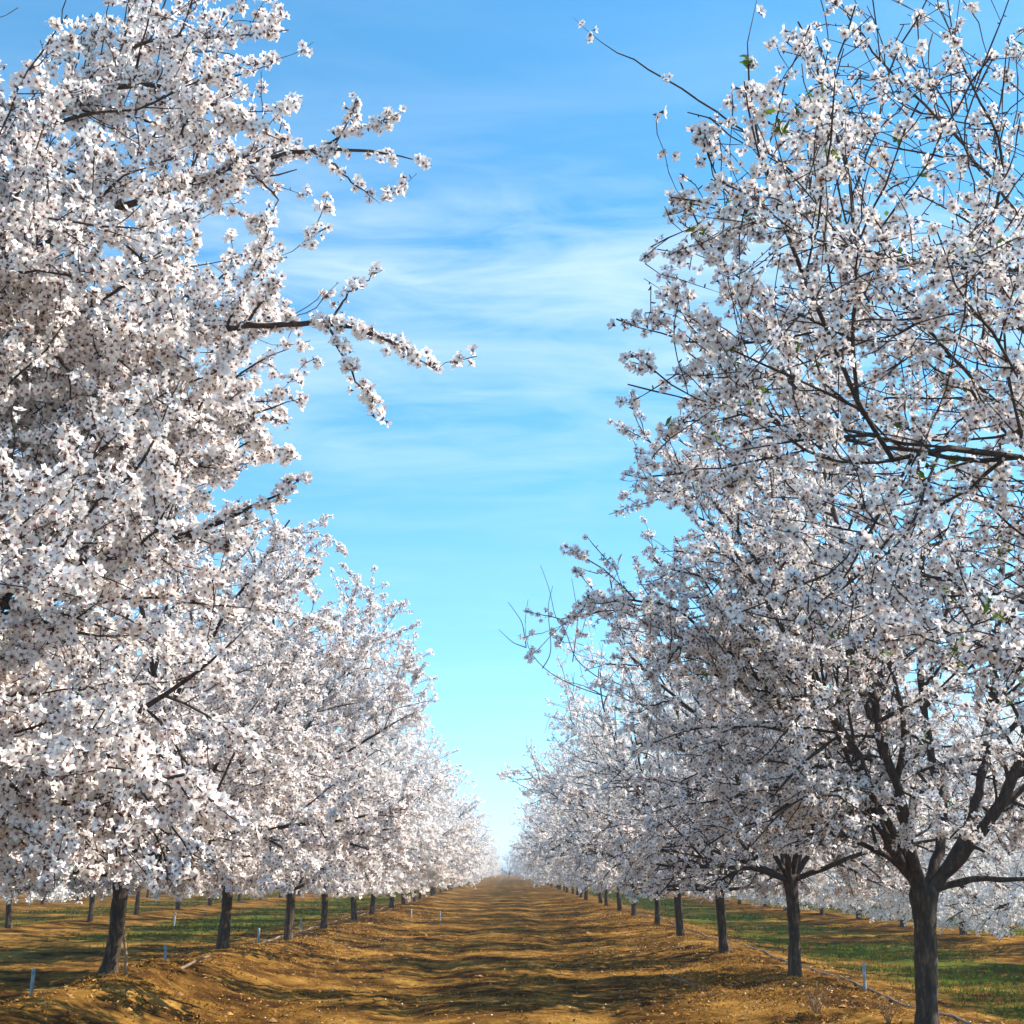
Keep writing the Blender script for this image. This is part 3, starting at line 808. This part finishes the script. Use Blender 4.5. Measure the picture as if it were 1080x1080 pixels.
for k in range(14):
    plant(lows[k % 3], ROW_R + 12.7 + R_.uniform(-0.2, 0.2), 41 + 5 * k, 'almond tree in the third row right of the lane, pale band beyond the grass', G_RB, R_.choice((0, math.pi)) + R_.uniform(-0.25, 0.25), R_.uniform(0.92, 1.03))
    plant(fars[(k + 2) % 5], ROW_L - 13.4 + R_.uniform(-0.2, 0.2), 46 + 5 * k, 'almond tree in the third row left of the lane, pale band beyond the grass', G_LB, R_.choice((0, math.pi)) + R_.uniform(-0.25, 0.25), R_.uniform(0.92, 1.03))
print('flowers', NF)

# ------------------------------------------------------------------ ground cover
rng = np.random.default_rng(77)
def blades(name, x, y, hgt, wid, lean, mat, kind_label=None):
    n = len(x)
    z = height(x, y) - 0.01
    a = rng.uniform(0, 6.28, n)
    b = rng.uniform(0, 6.28, n)
    P = np.stack([x, y, z], -1)
    side = np.stack([np.cos(a), np.sin(a), 0 * a], -1) * (wid / 2)[:, None]
    ln = np.stack([np.cos(b) * lean * hgt, np.sin(b) * lean * hgt, hgt], -1)
    V = np.stack([P - side, P + side, P + side * 0.7 + ln * 0.55, P - side * 0.7 + ln * 0.55, P + ln * np.array([1.25, 1.25, 1.0])], 1)
    q = np.arange(n)[:, None] * 5 + np.array([0, 1, 2, 3]); t = np.arange(n)[:, None] * 5 + np.array([3, 2, 4])
    me = build_mesh(name, V.reshape(-1, 3), [(q, 0), (t, 0)], [mat], False,
                    {'petal': np.tile([0, 0, .6, .6, 1.0], n), 'tone': np.repeat(np.clip(rng.normal(0.5, 0.3, n), 0, 1), 5)})
    o = link(name, me); o['kind'] = 'stuff'
    return o

# green grass in the alleys
n = 330000
d = 9.5 * (90 / 9.5) ** rng.random(n)
x = np.where(rng.random(n) < 0.6, rng.uniform(4.2, 15, n), rng.uniform(-15.5, -4.6, n))
pm = green_mask(x, d) * np.clip(0.5 + 2.6 * vnoise(x * 0.6, d * 0.6, 31) + 1.2 * vnoise(x * 2.1, d * 2.1, 32), 0, 1)
keep = rng.random(n) < pm
x, d = x[keep], d[keep]
blades('grass', x, d, rng.uniform(0.03, 0.09, len(x)), 0.006 + 0.0004 * d, rng.uniform(0.1, 0.8, len(x)), M_GRASS)
# straw and dry weed on the earth banks, thinner on the lane
n = 150000
d = 9.5 * (60 / 9.5) ** rng.random(n)
x = rng.uniform(-5.2, 4.9, n)
pm = np.exp(-((x - ROW_L - 0.5) / 0.9) ** 2) + np.exp(-((x - ROW_R + 0.4) / 0.9) ** 2) + 0.10
pm = pm * np.clip(0.35 + 2.2 * vnoise(x * 1.1, d * 0.8, 41) + 1.0 * vnoise(x * 3.1, d * 3.1, 42), 0, 1)
keep = rng.random(n) < pm
x, d = x[keep], d[keep]
blades('dry_grass', x, d, rng.uniform(0.01, 0.045, len(x)), 0.007 + 0.0003 * d, rng.uniform(0.4, 2.2, len(x)), M_STRAW)

# clods of earth
n = 6000
d = 9.5 * (40 / 9.5) ** rng.random(n); x = rng.uniform(-5.2, 4.8, n)
pm = 0.25 + np.exp(-((x - ROW_L - 0.5) / 0.9) ** 2) + np.exp(-((x - ROW_R + 0.5) / 0.9) ** 2)
keep = rng.random(n) < pm; x, d = x[keep], d[keep]
n = len(x)
oct_ = np.array([[1, 0, 0], [0, 1, 0], [-1, 0, 0], [0, -1, 0], [0, 0, 0.75], [0, 0, -0.6], [.7, .7, .1], [-.7, .7, -.05], [-.7, -.7, .1], [.7, -.7, 0]])
of = np.array([[0, 6, 4], [6, 1, 4], [1, 7, 4], [7, 2, 4], [2, 8, 4], [8, 3, 4], [3, 9, 4], [9, 0, 4]])
S = 0.009 * np.exp(rng.normal(0, 0.55, n))
V = np.stack([x, d, height(x, d) + S * 0.1], -1)[:, None] + S[:, None, None] * oct_[None] * rng.uniform(0.6, 1.4, (n, len(oct_), 3))
M_CLOD = plain('earth_clod', (0.17, 0.085, 0.028), 0.95, col2=(0.40, 0.22, 0.07), scale=3.0)
o = link('dirt_clods', build_mesh('dirt_clods', V.reshape(-1, 3), [((np.arange(n)[:, None, None] * len(oct_) + of).reshape(-1, 3), 0)], [M_CLOD], True))
o['kind'] = 'stuff'
# brown leaf litter, thick on the banks
n = 120000
d = 9.5 * (45 / 9.5) ** rng.random(n); x = rng.uniform(-5.4, 4.9, n)
pm = np.exp(-((x - ROW_L - 0.4) / 1.0) ** 2) + np.exp(-((x - ROW_R + 0.4) / 1.0) ** 2) + 0.13
pm = pm * np.clip(0.5 + 2.0 * vnoise(x * 0.9, d * 0.7, 51) + 1.4 * vnoise(x * 2.7, d * 2.7, 52), 0.03, 1)
keep = rng.random(n) < pm; x, d = x[keep], d[keep]; n = len(x)
S = rng.uniform(0.009, 0.024, n)
P = np.stack([x, d, height(x, d) + 0.5 * S], -1)
U, W, Nn = basis(np.array([0, 0, 1.0]) + rng.normal(0, 0.55, (n, 3)), rng)
curl = rng.uniform(-0.3, 0.5, n)[:, None] * S[:, None] * Nn
V = np.stack([P - U * S[:, None] + curl, P + W * (0.45 * S)[:, None], P + U * S[:, None] + curl, P - W * (0.45 * S)[:, None]], 1)
M_LITTER = leafy('dead_leaf', [(0.0, (0.05, 0.022, 0.006)), (0.35, (0.20, 0.085, 0.016)), (0.7, (0.42, 0.20, 0.035)), (1.0, (0.55, 0.33, 0.10))], 'petal', 0.15, (0.8, 0.7, 0.6))
o = link('leaf_litter', build_mesh('leaf_litter', V.reshape(-1, 3), [(np.arange(n)[:, None] * 4 + np.arange(4), 0)], [M_LITTER], False,
         {'petal': np.repeat(rng.random(n), 4), 'tone': np.ones(n * 4)}))
o['kind'] = 'stuff'
# fallen petals
n = 9000
d = 9.5 * (45 / 9.5) ** rng.random(n); x = rng.uniform(-5.0, 4.8, n)
pm = (0.12 + np.exp(-((x - ROW_L) / 1.3) ** 2) + np.exp(-((x - ROW_R) / 1.3) ** 2)) * np.clip(0.25 + 2.4 * vnoise(x * 0.8, d * 0.8, 61), 0, 1)
keep = rng.random(n) < pm; x, d = x[keep], d[keep]; n = len(x)
S = rng.uniform(0.006, 0.012, n)
P = np.stack([x, d, height(x, d) + 0.006], -1)
U, W, _ = basis(np.array([0, 0, 1.0]) + rng.normal(0, 0.4, (n, 3)), rng)
V = np.stack([P - U * S[:, None], P + W * (0.7 * S)[:, None], P + U * S[:, None], P - W * (0.7 * S)[:, None]], 1)
o = link('fallen_petals', build_mesh('fallen_petals', V.reshape(-1, 3), [(np.arange(n)[:, None] * 4 + np.arange(4), 0)], [M_PETAL], False,
         {'petal': np.ones(n * 4), 'tone': np.ones(n * 4)}))
o['kind'] = 'stuff'

# ------------------------------------------------------------------ irrigation and small things
M_PVC = plain('pale_plastic', (0.36, 0.46, 0.52), 0.5, col2=(0.22, 0.26, 0.27), scale=9)
M_BLUE = plain('blue_plastic', (0.16, 0.34, 0.46), 0.4)
M_HOSE = plain('hose_plastic', (0.10, 0.09, 0.08), 0.5, col2=(0.30, 0.27, 0.24), scale=3)
M_STICK = plain('weathered_wood', (0.30, 0.20, 0.11), 0.9, col2=(0.16, 0.10, 0.06), scale=12)
G_I = 'irrigation risers along the tree rows'
def riser(x, y, h, label, blue=False, tilt=0.0, r=0.018):
    root = bpy.data.objects.new('irrigation_riser', None); COL.objects.link(root)
    root.location = (x, y, gz(x, y)); root.rotation_euler = (0, tilt, 0)
    tag(root, label, 'irrigation riser', G_I)
    t = Tubes(); t.add([(0, 0, -0.08), (0, 0, h * 0.5), (0, 0, h * 0.86)], [r, r, r], 12)
    link('pipe', t.mesh('pipe', M_PVC), root)
    t = Tubes(); t.add([(0, 0, h * 0.82), (0, 0, h * 0.84), (0, 0, h * 0.98), (0, 0, h)], [r * 1.02, r * 1.14, r * 1.14, r * 1.0], 12)
    link('cap', t.mesh('cap', M_BLUE if blue else M_PVC), root)
risers = [
    (-4.85, 14.6, 0.25, 'pale blue irrigation riser nearest the left edge of the picture', True, 0.03),
    (-4.35, 18.1, 0.27, 'blue capped irrigation riser between the first two left trunks', True, -0.03),
    (-4.15, 23.6, 0.27, 'thin white irrigation riser just right of the second left trunk', False, 0.0),
    (-4.2, 28.6, 0.27, 'white irrigation riser among the left trunks farther down the row', False, 0.02),
    (-1.75, 36.0, 0.24, 'white irrigation riser standing alone at the left edge of the lane', False, 0.0),
    (-2.55, 37.0, 0.22, 'small white irrigation riser on the left bank far down the lane', False, 0.0),
    (3.62, 14.6, 0.25, 'thin white irrigation riser between the two nearest right trunks', False, 0.02),
    (-7.9, 33.5, 0.30, 'white irrigation riser on the green strip behind the left row', False, 0.06),
]
for a in risers: riser(*a)
def hose(name, pts, r, label, cat):
    c = np.array(pts, float)
    s = np.concatenate([[0], np.cumsum(np.linalg.norm(np.diff(c, axis=0), axis=1))])
    u = np.linspace(0, s[-1], max(10, int(s[-1] / 0.15)))
    xx, yy = np.interp(u, s, c[:, 0]), np.interp(u, s, c[:, 1])
    xx = xx + 0.05 * np.sin(u * 1.1) + 0.02 * np.sin(u * 3.7)
    zz = height(xx, yy)
    for _ in range(3): zz[1:-1] = np.maximum(zz[1:-1], 0.5 * (zz[:-2] + zz[2:]))
    t = Tubes(); t.add(np.stack([xx, yy, zz + r * 0.8], -1), np.full(len(u), r), 8)
    return tag(link(name, t.mesh(name, M_HOSE)), label, cat)
hose('irrigation_hose', [(-4.6, 9), (-4.5, 14), (-4.2, 18), (-4.1, 24), (-4.15, 30), (-4.1, 50)], 0.012, 'dusty irrigation hose lying along the foot of the left row', 'hose')
hose('irrigation_hose', [(3.75, 9), (3.7, 14.6), (3.8, 20), (3.7, 28), (3.75, 50)], 0.012, 'dusty irrigation hose lying along the foot of the right row', 'hose')
# leaning pale stick beside the nearest left trunk
def stick(name, p0, p1, r, label):
    b = np.array([p0[0], p0[1], gz(p0[0], p0[1])])
    e = np.array([p1[0] - p0[0], p1[1] - p0[1], p1[2]])
    q = np.linspace(0, 1, 9)[:, None]
    P = e * q + np.array([0.012, 0.0, 0.0]) * np.sin(q * 7)
    t = Tubes(); t.add(P - np.array([0, 0, 0.05]) * (1 - q), np.linspace(r, r * 0.6, 9), 8, 0.06, rng)
    o = link(name, t.mesh(name, M_STICK), None, b)
    return tag(o, label, 'stick')
stick('wooden_stick', (-3.36, 12.55), (-3.42, 12.6, 0.62), 0.016, 'pale wooden stick propped against the nearest left trunk')
stick('fallen_branch', (2.15, 15.6), (1.75, 16.3, 0.06), 0.014, 'broken grey branch lying on the bank before the second right trunk')
stick('fallen_branch', (-3.2, 13.6), (-2.95, 14.1, 0.07), 0.018, 'short pale branch lying right of the nearest left trunk')
# dry weed in front of the largest right trunk
def weed(x, y, n, h, label):
    root = bpy.data.objects.new('dry_weed', None); COL.objects.link(root)
    root.location = (x, y, gz(x, y)); tag(root, label, 'weed', 'dry weeds on the right bank')
    t = Tubes(); tips = []
    for k in range(n):
        a, l = rng.uniform(0, 6.28), rng.uniform(0.2, 0.7)
        hh = h * rng.uniform(0.5, 1)
        P = np.array([[math.cos(a) * l * hh * q + 0.01 * math.sin(9 * q + k), math.sin(a) * l * hh * q, hh * q - 0.01] for q in (0, .25, .5, .75, 1)])
        t.add(P, np.linspace(0.004, 0.0018, 5), 5)
        for q in range(3):
            i = rng.integers(2, 5); b = P[i]
            e = b + rng.normal(0, 0.035, 3) + np.array([0, 0, 0.03])
            t.add([b, (b + e) / 2 + 0.004, e], [0.002, 0.0016, 0.001], 4); tips.append(e)
        tips.append(P[-1])
    link('stem', t.mesh('stem', M_STICK), root)
    tips = np.array(tips); tips = np.repeat(tips, 4, 0) + rng.normal(0, 0.012, (len(tips) * 4, 3))
    m = len(tips); S = rng.uniform(0.006, 0.014, m)
    U, W, _ = basis(rng.normal(size=(m, 3)), rng)
    V = np.stack([tips - U * S[:, None], tips + W * (0.4 * S)[:, None], tips + U * S[:, None], tips - W * (0.4 * S)[:, None]], 1)
    link('leaves', build_mesh('leaves', V.reshape(-1, 3), [(np.arange(m)[:, None] * 4 + np.arange(4), 0)], [M_STRAW], False,
                              {'petal': np.tile([0, .5, 1, .5], m), 'tone': np.repeat(rng.random(m), 4)}), root)
weed(2.62, 12.3, 16, 0.26, 'brown dry weed on the bank left of the largest right trunk')
weed(2.95, 11.2, 12, 0.2, 'low dry weed close to the foot of the largest right trunk')

# ------------------------------------------------------------------ haze
HAZE = 0.0012
if HAZE:
    m, nd, lk = new_mat('haze_air')
    out = nd.new('ShaderNodeOutputMaterial')
    v = nd.new('ShaderNodeVolumePrincipled')
    v.inputs['Color'].default_value = (0.82, 0.88, 0.95, 1)
    v.inputs['Density'].default_value = HAZE
    v.inputs['Anisotropy'].default_value = 0.2
    lk.new(v.outputs[0], out.inputs['Volume'])
    x0, x1, y0, y1, z0, z1 = -705, 705, -65, 2505, -1.6, 9.0
    V = [(x0, y0, z0), (x1, y0, z0), (x1, y1, z0), (x0, y1, z0), (x0, y0, z1), (x1, y0, z1), (x1, y1, z1), (x0, y1, z1)]
    Fq = np.array([[3, 2, 1, 0], [4, 5, 6, 7], [0, 1, 5, 4], [1, 2, 6, 5], [2, 3, 7, 6], [3, 0, 4, 7]])
    o = link('haze', build_mesh('haze', V, [(Fq, 0)], [m]))
    o['kind'] = 'stuff'
